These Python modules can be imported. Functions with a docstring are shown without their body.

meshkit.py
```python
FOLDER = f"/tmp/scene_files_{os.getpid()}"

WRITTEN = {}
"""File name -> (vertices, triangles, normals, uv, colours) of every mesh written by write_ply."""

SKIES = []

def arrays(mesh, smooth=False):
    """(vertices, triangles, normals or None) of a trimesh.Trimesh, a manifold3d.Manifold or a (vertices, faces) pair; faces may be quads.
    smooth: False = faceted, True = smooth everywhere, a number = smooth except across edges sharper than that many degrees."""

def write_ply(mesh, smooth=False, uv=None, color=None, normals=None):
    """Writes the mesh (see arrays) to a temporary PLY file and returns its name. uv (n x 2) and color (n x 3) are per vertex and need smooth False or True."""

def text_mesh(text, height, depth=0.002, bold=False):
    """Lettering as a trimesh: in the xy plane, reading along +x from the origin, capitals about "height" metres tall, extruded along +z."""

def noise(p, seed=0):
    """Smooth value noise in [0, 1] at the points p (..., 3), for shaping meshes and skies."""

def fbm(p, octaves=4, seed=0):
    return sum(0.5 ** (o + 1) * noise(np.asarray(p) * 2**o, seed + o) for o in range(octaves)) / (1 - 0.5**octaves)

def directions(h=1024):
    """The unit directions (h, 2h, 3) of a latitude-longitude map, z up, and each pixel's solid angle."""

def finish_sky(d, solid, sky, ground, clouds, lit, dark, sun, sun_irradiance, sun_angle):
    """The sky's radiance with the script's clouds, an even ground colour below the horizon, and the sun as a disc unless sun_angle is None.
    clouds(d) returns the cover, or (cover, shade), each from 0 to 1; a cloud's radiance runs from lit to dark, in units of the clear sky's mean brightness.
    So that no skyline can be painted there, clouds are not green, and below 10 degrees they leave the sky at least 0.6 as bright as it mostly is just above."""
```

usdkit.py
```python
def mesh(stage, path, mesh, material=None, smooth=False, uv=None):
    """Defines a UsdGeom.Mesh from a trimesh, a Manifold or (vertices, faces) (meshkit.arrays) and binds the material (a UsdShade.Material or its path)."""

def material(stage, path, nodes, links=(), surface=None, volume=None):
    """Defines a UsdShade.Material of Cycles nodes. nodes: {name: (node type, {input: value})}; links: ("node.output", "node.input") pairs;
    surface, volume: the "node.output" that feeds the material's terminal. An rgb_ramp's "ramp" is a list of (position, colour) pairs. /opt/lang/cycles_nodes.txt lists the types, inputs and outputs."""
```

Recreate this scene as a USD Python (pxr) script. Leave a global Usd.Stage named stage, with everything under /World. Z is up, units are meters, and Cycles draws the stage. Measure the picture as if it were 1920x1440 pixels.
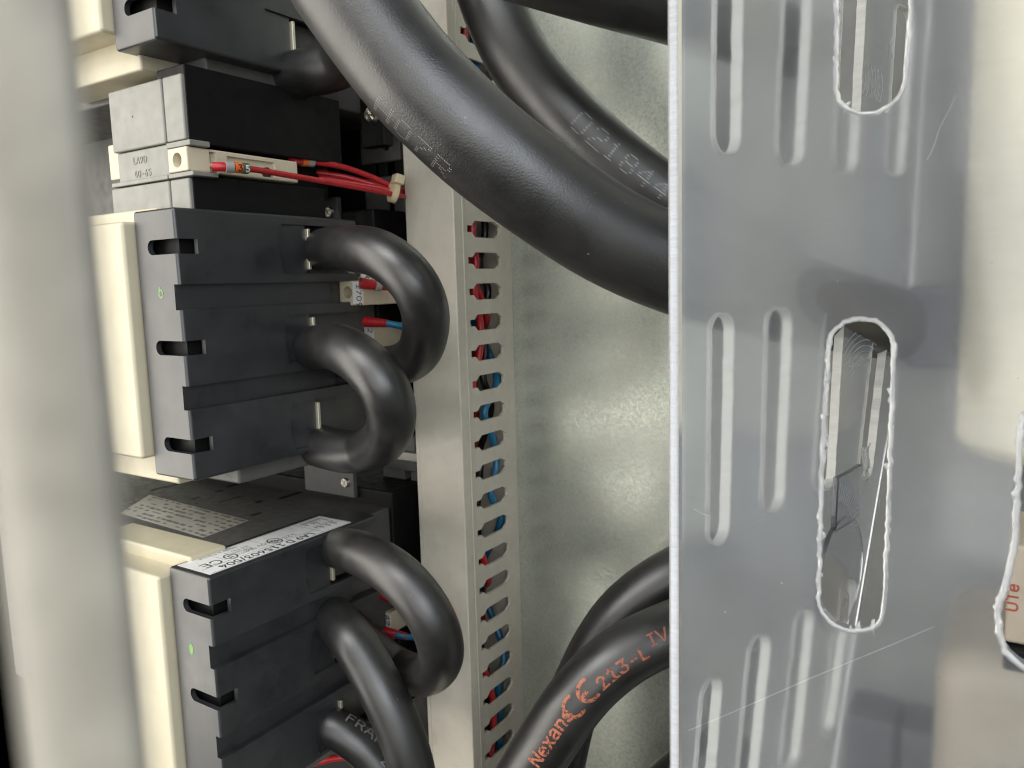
import math, random
import numpy as np
import trimesh
import manifold3d as m3
from manifold3d import Manifold, CrossSection
from shapely.geometry import Polygon, LineString
from shapely.ops import unary_union
import usdkit, meshkit
from pxr import Usd, UsdGeom, UsdLux, UsdShade, Gf, Sdf

random.seed(7)
RNG = np.random.default_rng(7)
stage = Usd.Stage.CreateInMemory()
UsdGeom.SetStageUpAxis(stage, UsdGeom.Tokens.z)
UsdGeom.SetStageMetersPerUnit(stage, 1.0)
UsdGeom.Xform.Define(stage, '/World')
UsdGeom.Scope.Define(stage, '/World/Looks')

# ------------------------------------------------------------------ camera
# All building below is in millimetres, x along the mounting panel, y into the cabinet,
# z up, measured from the lens; BASE lifts it all to 1.2 m above the floor.
BASE = np.array([0.0, 0.0, 1.2])
YAW, PITCH, ROLL, FPX = .58205, .12674, -.02796, 1482.0


def camera_axes():
    cy, sy, cp, sp = math.cos(YAW), math.sin(YAW), math.cos(PITCH), math.sin(PITCH)
    f = np.array([-sy * cp, cy * cp, -sp]); r = np.array([cy, sy, 0]); u = np.cross(r, f)
    c, s = math.cos(ROLL), math.sin(ROLL)
    return np.array([c * r + s * u, -s * r + c * u, f])


CAM = camera_axes()
cam = UsdGeom.Camera.Define(stage, '/World/camera')
M4 = np.eye(4); M4[0, :3] = CAM[0]; M4[1, :3] = CAM[1]; M4[2, :3] = -CAM[2]; M4[3, :3] = BASE
cam.AddTransformOp().Set(Gf.Matrix4d(*M4.ravel().tolist()))
cam.CreateHorizontalApertureAttr(36.0); cam.CreateVerticalApertureAttr(27.0)
cam.CreateFocalLengthAttr(FPX / 1920 * 36)
cam.CreateFStopAttr(44.0); cam.CreateFocusDistanceAttr(0.195)
cam.CreateClippingRangeAttr(Gf.Vec2f(0.004, 100))
cam.CreateExposureAttr(0.0)


def look_lamp(name, pos, target, w, h, color, power):
    l = UsdLux.RectLight.Define(stage, '/World/' + name)
    pos, target = np.array(pos, float), np.array(target, float)
    z = pos - target; z /= np.linalg.norm(z)
    x = np.cross([0, 0, 1.0], z); x /= np.linalg.norm(x); y = np.cross(z, x)
    m = np.eye(4); m[0, :3] = x; m[1, :3] = y; m[2, :3] = z; m[3, :3] = pos + BASE
    l.AddTransformOp().Set(Gf.Matrix4d(*m.ravel().tolist()))
    l.CreateWidthAttr(w); l.CreateHeightAttr(h); l.CreateIntensityAttr(power)
    l.CreateColorAttr(Gf.Vec3f(*color))


# unseen soft area lamps standing in for daylight, one added behind as fill
look_lamp('daylight_left', (-1.35, -.86, -.05), (-.2, .2, -.03), 1.75, 1.9, (1, .955, .87), 3.9)
look_lamp('daylight_front', (-.5, -1.15, 1.25), (-.2, .2, -.05), 1.0, .8, (1, .975, .93), 5.5)
look_lamp('daylight_right', (1.25, -.75, .50), (-.1, .2, 0), 1.3, 1.2, (.88, .94, 1.0), 4.5)
look_lamp('daylight_above', (.0, -.85, 1.2), (-.15, .2, 0), 1.2, .9, (.96, .98, 1.0), 3.6)
look_lamp('fill_behind', (.55, -1.5, .05), (-.1, .2, 0), 1.5, 1.4, (1.0, .985, .95), 2.0)

# ------------------------------------------------------------------ helpers


def at(u, v, depth=None, x=None, y=None, z=None):
    """point (mm) seen at position u, v of the 1920x1440 photograph on a given plane"""
    d = np.array([(u - 960) / FPX, -(v - 720) / FPX, 1.0]) @ CAM
    if depth is not None:
        return d * depth
    k, val = [(k, q) for k, q in enumerate((x, y, z)) if q is not None][0]
    return d * (val / d[k])


MATS = {}


def mat(name, nodes, links=(), surface='p.BSDF'):
    MATS[name] = usdkit.material(stage, '/World/Looks/' + name, nodes, links, surface)
    return MATS[name]


def plastic(name, color, rough=.45, grain=2500, strength=.12, vary=.12, spec=.5, rvar=.1):
    c = np.array(color)
    return mat(name, {
        'geo': ('geometry', {}),
        'n': ('noise_texture', {'scale': 90.0, 'detail': 4.0, 'roughness': .6}),
        'r': ('rgb_ramp', {'ramp': [(.3, tuple(c * (1 - vary))), (.7, tuple(np.minimum(c * (1 + vary), 1)))]}),
        'g': ('noise_texture', {'scale': float(grain), 'detail': 2.0}),
        'b': ('bump', {'strength': strength, 'distance': .0002}),
        'rr': ('map_range', {'from_min': .3, 'from_max': .7, 'to_min': rough - rvar, 'to_max': rough + rvar}),
        'n2': ('noise_texture', {'scale': 260.0, 'detail': 5.0}),
        'p': ('principled_bsdf', {'roughness': rough, 'specular_ior_level': spec})},
        [('geo.position', 'n.vector'), ('geo.position', 'g.vector'), ('geo.position', 'n2.vector'),
         ('n.fac', 'r.fac'), ('r.color', 'p.base_color'), ('g.fac', 'b.height'), ('b.normal', 'p.normal'),
         ('n2.fac', 'rr.value'), ('rr.result', 'p.roughness')])


def dusty(name, color, rough, grain, strength, dust=(.35, .34, .32), thr=.765, spec=.5, dscale=900.0):
    """plastic or rubber with a sprinkle of dust specks"""
    c = np.array(color)
    return mat(name, {
        'geo': ('geometry', {}),
        'n': ('noise_texture', {'scale': 60.0, 'detail': 5.0, 'roughness': .65}),
        'r': ('rgb_ramp', {'ramp': [(.3, tuple(c * .75)), (.7, tuple(c * 1.3))]}),
        'd': ('noise_texture', {'scale': dscale, 'detail': 1.0}),
        'dm': ('map_range', {'from_min': thr, 'from_max': thr + .03, 'to_min': 0.0, 'to_max': .55, 'clamp': True}),
        'mx': ('mix', {'color2': dust}),
        'g': ('noise_texture', {'scale': float(grain), 'detail': 3.0}),
        'b': ('bump', {'strength': strength, 'distance': .0003}),
        'rr': ('map_range', {'from_min': .25, 'from_max': .75, 'to_min': rough - .08, 'to_max': rough + .12}),
        'p': ('principled_bsdf', {'specular_ior_level': spec})},
        [('geo.position', 'n.vector'), ('geo.position', 'g.vector'), ('geo.position', 'd.vector'),
         ('n.fac', 'r.fac'), ('r.color', 'mx.color1'), ('d.fac', 'dm.value'), ('dm.result', 'mx.fac'),
         ('mx.color', 'p.base_color'), ('g.fac', 'b.height'), ('b.normal', 'p.normal'),
         ('n.fac', 'rr.value'), ('rr.result', 'p.roughness')])


dusty('cover_grey', (.021, .022, .024), .37, 3200, .08, thr=.82, dscale=700.0, spec=.9)
plastic('body_grey', (.085, .083, .077), .5, 2600, .2)
plastic('black_plastic', (.007, .007, .007), .5, 2600, .15, spec=.2)
plastic('interlock_grey', (.23, .225, .20), .45, 2600, .1, vary=.1)
plastic('interlock_black', (.006, .006, .006), .55, 2600, .1, spec=.2)
plastic('cream', (.545, .495, .355), .42, 2200, .06, vary=.04)
plastic('cream_strip', (.60, .53, .39), .5, 2400, .08, vary=.08)
plastic('duct_grey', (.58, .54, .45), .36, 1800, .05, vary=.05)
mat('frame_paint', {'geo': ('geometry', {}), 'n': ('noise_texture', {'scale': 420.0, 'detail': 5.0, 'roughness': .65}),
    'r': ('rgb_ramp', {'ramp': [(.28, (.13, .122, .098)), (.5, (.205, .192, .157)), (.72, (.27, .255, .21))]}),
    'b': ('bump', {'strength': .35, 'distance': .0005}),
    'p': ('principled_bsdf', {'roughness': .5})},
    [('geo.position', 'n.vector'), ('n.fac', 'r.fac'), ('r.color', 'p.base_color'), ('n.fac', 'b.height'), ('b.normal', 'p.normal')])
dusty('rubber', (.016, .0155, .015), .37, 2600, .16, thr=.80, spec=1.0)
dusty('rubber_thick', (.017, .0165, .016), .38, 2300, .20, thr=.795, spec=1.0)
plastic('red_wire', (.42, .018, .022), .32, 900, .04)
plastic('orange_wire', (.55, .07, .03), .32, 900, .04)
plastic('blue_wire', (.02, .16, .30), .32, 900, .04)
plastic('black_wire', (.012, .012, .012), .35, 900, .04)
plastic('orange_tag', (.75, .16, .03), .4, 900, .02)
plastic('grey_tag', (.30, .30, .28), .4, 900, .02)
plastic('green_tag', (.08, .12, .07), .4, 900, .02)
plastic('tie_nylon', (.62, .52, .33), .35, 900, .04)
plastic('label_white', (.82, .82, .80), .35, 900, .02, vary=.03)
plastic('label_beige', (.44, .42, .36), .4, 900, .02, vary=.12)
plastic('ink_black', (.02, .02, .02), .5, 900, 0)
plastic('ink_grey', (.16, .16, .15), .5, 900, 0)
plastic('ink_grey_print', (.36, .36, .35), .55, 900, 0)
mat('ink_orange', {'geo': ('geometry', {}), 'n': ('noise_texture', {'scale': 1100.0, 'detail': 4.0, 'roughness': .7}),
    'r': ('rgb_ramp', {'ramp': [(.38, (.03, .02, .018)), (.50, (.40, .125, .07)), (.8, (.50, .18, .10))]}),
    'p': ('principled_bsdf', {'roughness': .5})}, [('geo.position', 'n.vector'), ('n.fac', 'r.fac'), ('r.color', 'p.base_color')])
plastic('ink_faint', (.30, .10, .06), .55, 900, 0, vary=.3)
plastic('ink_white', (.85, .85, .83), .55, 900, 0)
plastic('ink_dim', (.16, .16, .155), .55, 900, 0)
plastic('ink_green', (.13, .30, .07), .5, 900, .05, vary=.3)
plastic('ink_red', (.36, .08, .05), .5, 900, 0)
plastic('glare_cream', (.86, .79, .60), .35, 1200, .03, vary=.04)
plastic('beige_box', (.47, .40, .31), .45, 1200, .05, vary=.06)
plastic('shade_grey', (.17, .175, .17), .4, 1200, .05, vary=.08)
plastic('blue_grey', (.06, .065, .075), .4, 1200, .05)
mat('screw_steel', {'geo': ('geometry', {}), 'n': ('noise_texture', {'scale': 1500.0, 'detail': 3.0}),
    'b': ('bump', {'strength': .3, 'distance': .0003}),
    'p': ('principled_bsdf', {'base_color': (.72, .70, .62), 'metallic': 1.0, 'roughness': .28})},
    [('geo.position', 'n.vector'), ('n.fac', 'b.height'), ('b.normal', 'p.normal')])
mat('terminal_metal', {'p': ('principled_bsdf', {'base_color': (.62, .58, .46), 'metallic': .7, 'roughness': .35})})
mat('copper_tip', {'p': ('principled_bsdf', {'base_color': (.45, .22, .17), 'metallic': .3, 'roughness': .5})})
mat('galvanised', {
    'geo': ('geometry', {}),
    'v': ('voronoi_texture', {'scale': 620.0, 'randomness': 1.0}),
    'n': ('noise_texture', {'scale': 26.0, 'detail': 5.0, 'roughness': .65}),
    'n3': ('noise_texture', {'scale': 900.0, 'detail': 3.0, 'roughness': .7}),
    'r': ('rgb_ramp', {'ramp': [(.25, (.40, .43, .375)), (.5, (.45, .475, .415)), (.75, (.51, .53, .465))]}),
    'mx': ('mix', {'mix_type': 'multiply', 'fac': .05}),
    'rr': ('map_range', {'from_min': .3, 'from_max': .7, 'to_min': .26, 'to_max': .40}),
    'b': ('bump', {'strength': .03, 'distance': .0004}),
    'p': ('principled_bsdf', {'metallic': .55})},
    [('geo.position', 'v.vector'), ('geo.position', 'n.vector'), ('geo.position', 'n3.vector'), ('n.fac', 'r.fac'),
     ('r.color', 'mx.color1'), ('v.color', 'mx.color2'), ('mx.color', 'p.base_color'),
     ('n3.fac', 'rr.value'), ('rr.result', 'p.roughness'), ('n3.fac', 'b.height'), ('b.normal', 'p.normal')])


def haze_sheet(name, rough, haze, tint, milk):
    """clear polycarbonate that has gone milky: part rough transmission, part diffuse scatter"""
    return mat(name, {
        'geo': ('geometry', {}),
        'n': ('noise_texture', {'scale': 35.0, 'detail': 5.0, 'roughness': .6}),
        'mp': ('mapping', {'rotation': (.1, .5, .2), 'scale': (1.0, 1.0, 14.0)}),
        's': ('noise_texture', {'scale': 55.0, 'detail': 6.0, 'roughness': .75}),
        'hm': ('map_range', {'from_min': .3, 'from_max': .7, 'to_min': haze * .8, 'to_max': haze * 1.2}),
        'sp': ('noise_texture', {'scale': 1300.0, 'detail': 1.0}),
        'spm': ('map_range', {'from_min': .81, 'from_max': .84, 'to_min': 0.0, 'to_max': .45, 'clamp': True}),
        'ad': ('math', {'math_type': 'add', 'use_clamp': True}),
        'rr': ('map_range', {'from_min': .3, 'from_max': .7, 'to_min': rough * .8, 'to_max': rough * 1.25}),
        'b': ('bump', {'strength': .05, 'distance': .0006}),
        'g': ('principled_bsdf', {'base_color': tint, 'transmission_weight': 1.0, 'ior': 1.5}),
        'd': ('diffuse_bsdf', {'color': milk}),
        't': ('translucent_bsdf', {'color': milk}),
        'm1': ('mix_closure', {'fac': .35}),
        'm2': ('mix_closure', {})},
        [('geo.position', 'n.vector'), ('geo.position', 'mp.vector'), ('mp.vector', 's.vector'), ('geo.position', 'sp.vector'),
         ('n.fac', 'hm.value'), ('sp.fac', 'spm.value'), ('hm.result', 'ad.value1'), ('spm.result', 'ad.value2'),
         ('s.fac', 'rr.value'), ('rr.result', 'g.roughness'), ('n.fac', 'b.height'), ('b.normal', 'g.normal'),
         ('d.BSDF', 'm1.closure1'), ('t.BSDF', 'm1.closure2'),
         ('ad.value', 'm2.fac'), ('g.BSDF', 'm2.closure1'), ('m1.closure', 'm2.closure2')], surface='m2.closure')


haze_sheet('sheet_front', .085, .07, (.93, .95, .97), (.66, .69, .73))
haze_sheet('sheet_flange', .12, .20, (.93, .95, .97), (.66, .69, .71))
haze_sheet('sheet_edge', .30, .55, (.95, .97, 1.0), (.80, .82, .86))
haze_sheet('sheet_burr', .12, .30, (.97, .98, 1.0), (.86, .86, .85))
haze_sheet('sheet_wall', .16, .52, (.97, .98, .97), (.90, .90, .86))

USED = {}
LOC = {}


def unique(parent, name):
    key = (parent, name); k = USED.get(key, -1) + 1; USED[key] = k
    return parent + '/' + (name if k == 0 else f'{name}_{k:03d}')


def tag(prim, label=None, category=None, group=None, kind=None):
    for k, v in (('label', label), ('category', category), ('group', group), ('kind', kind)):
        if v:
            prim.SetCustomDataByKey(k, v)
    return prim


def thing(name, label, category, loc, group=None, kind=None):
    path = unique('/World', name)
    x = UsdGeom.Xform.Define(stage, path)
    loc = np.array(loc, float)
    x.AddTranslateOp().Set(Gf.Vec3d(*(loc / 1000 + BASE).tolist()))
    LOC[path] = loc
    tag(x.GetPrim(), label, category, group, kind)
    return path


def part(name, mesh, material, parent, smooth=35, label=None):
    """mesh in millimetres from the lens -> one Mesh prim under parent"""
    root = parent
    while root not in LOC:
        root = root.rsplit('/', 1)[0]
    v, f, n = meshkit.arrays(mesh, smooth)
    path = unique(parent, name)
    m = UsdGeom.Mesh.Define(stage, path)
    pts = ((v - LOC[root]) / 1000).astype(np.float32)
    from pxr import Vt
    m.CreatePointsAttr(Vt.Vec3fArray.FromNumpy(pts))
    m.CreateFaceVertexCountsAttr(Vt.IntArray.FromNumpy(np.full(len(f), 3, np.int32)))
    m.CreateFaceVertexIndicesAttr(Vt.IntArray.FromNumpy(np.ascontiguousarray(f.astype(np.int32)).ravel()))
    m.CreateSubdivisionSchemeAttr('none')
    if n is not None:
        m.CreateNormalsAttr(Vt.Vec3fArray.FromNumpy(n.astype(np.float32))); m.SetNormalsInterpolation('vertex')
    UsdShade.MaterialBindingAPI.Apply(m.GetPrim()).Bind(MATS[material])
    if label:
        m.GetPrim().SetCustomDataByKey('label', label)
    return path


def solo(name, mesh, material, label=None, category=None, group=None, kind=None, smooth=35):
    """a thing that is one mesh"""
    v = meshkit.arrays(mesh)[0]
    LOC['/World/__'] = None
    path = unique('/World', name)
    c = (v.min(0) + v.max(0)) / 2
    LOC[path] = c
    USED[('/World', name)] -= 1
    LOC['/World'] = np.zeros(3)
    v, f, n = meshkit.arrays(mesh, smooth)
    p = part(name, mesh, material, '/World', smooth)
    prim = stage.GetPrimAtPath(p)
    mm = UsdGeom.Mesh(prim)
    from pxr import Vt
    mm.GetPointsAttr().Set(Vt.Vec3fArray.FromNumpy(((v - c) / 1000).astype(np.float32)))
    UsdGeom.Xformable(prim).AddTranslateOp().Set(Gf.Vec3d(*(c / 1000 + BASE).tolist()))
    tag(prim, label, category, group, kind)
    return p


def cat(*ms):
    ms = [m if isinstance(m, trimesh.Trimesh) else trimesh.Trimesh(*meshkit.arrays(m)[:2], process=False) for m in ms]
    return trimesh.util.concatenate(ms)


def box(x0, x1, y0, y1, z0, z1, r=0.0, seg=12):
    x0, x1 = sorted((x0, x1)); y0, y1 = sorted((y0, y1)); z0, z1 = sorted((z0, z1))
    if r <= 0:
        return Manifold.cube((x1 - x0, y1 - y0, z1 - z0)).translate((x0, y0, z0))
    s = Manifold.sphere(r, seg)
    return Manifold.batch_hull([s.translate((x, y, z)) for x in (x0 + r, x1 - r) for y in (y0 + r, y1 - r) for z in (z0 + r, z1 - r)])


def cyl(p, q, r0, r1=None, n=24):
    p, q = np.array(p, float), np.array(q, float)
    L = np.linalg.norm(q - p); d = (q - p) / L
    m = Manifold.cylinder(L, r0, r0 if r1 is None else r1, n)
    a = np.cross(d, [1, 0, 0] if abs(d[0]) < .9 else [0, 1, 0]); a /= np.linalg.norm(a); b = np.cross(d, a)
    return m.transform(np.column_stack([a, b, d, p]))


def spline(pts, n=12):
    P = np.array(pts, float)
    P = np.vstack([2 * P[0] - P[1], P, 2 * P[-1] - P[-2]])
    out = []
    for i in range(1, len(P) - 2):
        for t in np.linspace(0, 1, n, endpoint=False):
            a, b, c, d = P[i - 1], P[i], P[i + 1], P[i + 2]
            out.append(.5 * (2 * b + (c - a) * t + (2 * a - 5 * b + 4 * c - d) * t * t + (3 * b - a - 3 * c + d) * t ** 3))
    out.append(P[-2])
    out = np.array(out)
    for _ in range(12):
        out[1:-1] = .25 * out[:-2] + .5 * out[1:-1] + .25 * out[2:]
    s = np.r_[0, np.cumsum(np.linalg.norm(np.diff(out, axis=0), axis=1))]
    m = max(int(s[-1] / 1.2), 12)
    q = np.linspace(0, s[-1], m)
    return np.stack([np.interp(q, s, out[:, k]) for k in range(3)], 1)


class Tube:
    """a round cable along a smooth path; also knows how to lay print on its own surface"""

    def __init__(self, pts, r, sides=40):
        self.c = C = spline(pts); self.r = r
        T = np.gradient(C, axis=0); T /= np.linalg.norm(T, axis=1)[:, None]
        self.s = np.r_[0, np.cumsum(np.linalg.norm(np.diff(C, axis=0), axis=1))]
        N = np.zeros_like(T)
        a = -C[0] - ((-C[0]) @ T[0]) * T[0]; N[0] = a / np.linalg.norm(a)
        for i in range(1, len(C)):
            a = N[i - 1] - (N[i - 1] @ T[i]) * T[i]; N[i] = a / np.linalg.norm(a)
        self.T, self.N, self.B = T, N, np.cross(T, N)
        self.sides = sides

    def mesh(self):
        k = self.sides; a = np.linspace(0, 2 * np.pi, k, endpoint=False)
        ring = self.c[:, None] + self.r * (np.cos(a)[None, :, None] * self.N[:, None] + np.sin(a)[None, :, None] * self.B[:, None])
        n = len(self.c); v = ring.reshape(-1, 3)
        i = np.arange(n - 1)[:, None] * k; j = np.arange(k)[None]; j2 = (j + 1) % k
        q = np.stack([i + j, i + j2, i + k + j2, i + k + j], -1).reshape(-1, 4)
        f = np.vstack([q[:, [0, 1, 2]], q[:, [0, 2, 3]]])
        v = np.vstack([v, self.c[0], self.c[-1]])
        j = np.arange(k)
        f = np.vstack([f, np.stack([np.full(k, n * k), (j + 1) % k, j], 1), np.stack([np.full(k, n * k + 1), (n - 1) * k + j, (n - 1) * k + (j + 1) % k], 1)])
        return trimesh.Trimesh(v, f, process=False)

    def frame(self, s):
        out = [np.interp(s, self.s, q[:, k]) for q in (self.c, self.T, self.N, self.B) for k in range(3)]
        o = np.array(out).reshape(4, 3, -1).transpose(0, 2, 1)
        return o

    def lay(self, m, s0, ang0, flip=-1, lift=.03):
        """x of m runs along the cable from s0, y runs round it from ang0, z out of it"""
        v = np.array(m.vertices, float)
        c, T, N, B = self.frame(s0 + v[:, 0])
        a = ang0 + flip * v[:, 1] / self.r
        rad = (self.r + lift + v[:, 2])[:, None]
        w = c + rad * (np.cos(a)[:, None] * N + np.sin(a)[:, None] * B)
        f = np.array(m.faces)
        return trimesh.Trimesh(w, f if flip > 0 else f[:, ::-1], process=False)

    def find(self, p):
        """arc length and angle on the surface of the point seen at p (a direction from the lens)"""
        best = None
        a = np.linspace(0, 2 * np.pi, 180, endpoint=False)
        ring = self.c[:, None] + self.r * (np.cos(a)[None, :, None] * self.N[:, None] + np.sin(a)[None, :, None] * self.B[:, None])
        nrm = ring - self.c[:, None]
        d = p / np.linalg.norm(p)
        q = ring / np.linalg.norm(ring, axis=2, keepdims=True)
        e = np.linalg.norm(q - d, axis=2) + (np.einsum('ijk,ijk->ij', nrm, ring) > 0) * 9
        i, j = np.unravel_index(e.argmin(), e.shape)
        return self.s[i], a[j]


def dense(m, step):
    m = m.copy()
    for _ in range(4):
        if m.edges_unique_length.max() <= step:
            break
        m = m.subdivide()
    return m


def text(s, h, depth=.02, bold=False):
    m = meshkit.text_mesh(s, h, depth, bold)
    return dense(m, h * .6)


GLYPH = {'0': '01110 10001 10001 10001 10001 10001 01110', '2': '01110 10001 00001 00110 01000 10000 11111',
         '1': '00100 01100 00100 00100 00100 00100 01110', '8': '01110 10001 10001 01110 10001 10001 01110',
         '4': '00010 00110 01010 10010 11111 00010 00010', 'H': '10001 10001 10001 11111 10001 10001 10001',
         '7': '11111 00001 00010 00100 01000 01000 01000', 'R': '11110 10001 10001 11110 10100 10010 10001',
         ' ': '00000 00000 00000 00000 00000 00000 00000', 'I': '00100 00100 00100 00100 00100 00100 00100'}


def dots(s, h, dot=.24):
    """ink-jet lettering: every dot a tiny disc"""
    p = h / 6.0; out = []
    disc = trimesh.creation.cylinder(radius=dot / 2, height=.03, sections=6)
    for k, ch in enumerate(s):
        for r, row in enumerate(GLYPH[ch].split()):
            for c, b in enumerate(row):
                if b == '1':
                    for dx in (0, p * .5):
                        d = disc.copy(); d.apply_translation(((k * 6.6 + c) * p + dx, (6 - r) * p, 0)); out.append(d)
    return trimesh.util.concatenate(out)


def plate_text(m, origin, ex, ey):
    """lays a text mesh on a flat surface: ex and ey its reading and up directions"""
    ex, ey = np.array(ex, float), np.array(ey, float); ez = np.cross(ex, ey)
    w = np.array(origin) + m.vertices[:, :1] * ex + m.vertices[:, 1:2] * ey + m.vertices[:, 2:] * ez
    return trimesh.Trimesh(w, m.faces, process=False)


def prism_x(poly, x0, x1):
    """polygon in (y, z) pulled along x"""
    c = CrossSection([np.array(p.exterior.coords)[:-1] if k == 0 else np.array(r.coords)[:-1] for p in [poly] for k, r in enumerate([p.exterior, *p.interiors])], m3.FillRule.EvenOdd)
    return Manifold.extrude(c, x1 - x0).transform(np.array([[0, 0, 1, x0], [1, 0, 0, 0], [0, 1, 0, 0.]]))


def screw(parent, c, r, axis=(0, -1, 0), name='screw'):
    a = np.array(axis, float); c = np.array(c, float)
    head = cyl(c, c + a * r * .55, r, r * .8, 28)
    u = np.cross(a, [0, 0, 1] if abs(a[2]) < .9 else [1, 0, 0]); u /= np.linalg.norm(u); w = np.cross(a, u)
    u, w = (u * .8 + w * .6), (w * .8 - u * .6)
    for d, e in ((u, w), (w, u)):
        pts = [c + a * r * k + d * s * r * .72 + e * t * r * .15 for k in (.3, .8) for s in (-1, 1) for t in (-1, 1)]
        head = head - Manifold.hull_points(np.array(pts))
    return part(name, head, 'screw_steel', parent)


# ------------------------------------------------------------------ the setting
PANEL_Y = 288.5
solo('mounting_panel', box(-620, 330, PANEL_Y, PANEL_Y + 2.5, -520, 520), 'galvanised', kind='structure')

# painted upright right in front of the lens, far out of focus
up = thing('cabinet_upright', 'blurred beige grey painted steel upright at the left edge of the photo', 'cabinet frame', at(150, 1440, depth=11.5))
D0 = 11.5
lo = [at(-125, 0, depth=D0), at(52, 1440, depth=D0)]
hi = [at(140, 0, depth=D0), at(283, 1440, depth=D0)]


def upright(z):
    t = (z - lo[0][2]) / (lo[1][2] - lo[0][2])
    return (hi[0] * (1 - t) + hi[1] * t), (lo[0] * (1 - t) + lo[1] * t)


w_ = np.linalg.norm(hi[1] - lo[1]); c_ = CAM[0] * w_
vs = []
prof = [(0, 8), (0, .9), (.05, .5), (.16, .22), (.34, .05), (.6, -.04), (.84, 0), (.95, .12), (1, .4), (1, 8)]
zs = np.linspace(22, -27, 60)
for z in zs:
    h_, l_ = upright(z)
    h_ = h_ * (z / h_[2]) if abs(h_[2] - z) > 20 else h_
    for a, b in prof:
        e_ = h_ if a > .5 else l_; e_ = e_ / np.linalg.norm(e_); p = l_ + (h_ - l_) * a + e_ * b * (1 if b < 2 else 1.5) + e_ * .05 * math.sin(z * 3.4 + 1.3 * math.sin(z * 1.1)); vs.append(p)
k = len(prof); ff = []
for i in range(len(zs) - 1):
    for j in range(k - 1):
        ff.append((i * k + j, i * k + j + 1, (i + 1) * k + j + 1, (i + 1) * k + j))
    ff.append((i * k + k - 1, i * k, (i + 1) * k, (i + 1) * k + k - 1))
part('upright_profile', (np.array(vs), np.array(ff)), 'frame_paint', up, smooth=50)

# ------------------------------------------------------------------ contactors
H = 85.3
SLOTZ, GRV, RECZ = (-11.7, -43.1, -74.2), ((-23.3, -31.2), (-54.9, -62.5)), ((-3.2, -20.4), (-34.8, -51.6), (-66.1, -82.9))


def slot_cut(z):
    """ventilation slot that wraps the front edge of the cover"""
    h = 2.3
    a = CrossSection([[(-14.2, z - h), (-14.2, z + h), (2, z + h), (2, z - h)]])
    cut = Manifold.batch_hull([cyl((-12.4, -3, z), (-12.4, 6, z), h), box(-4, 3, -3, 6, z - h, z + h)])
    return cut + box(-6, 3, -1, 7.6, z - h, z + h)


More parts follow.
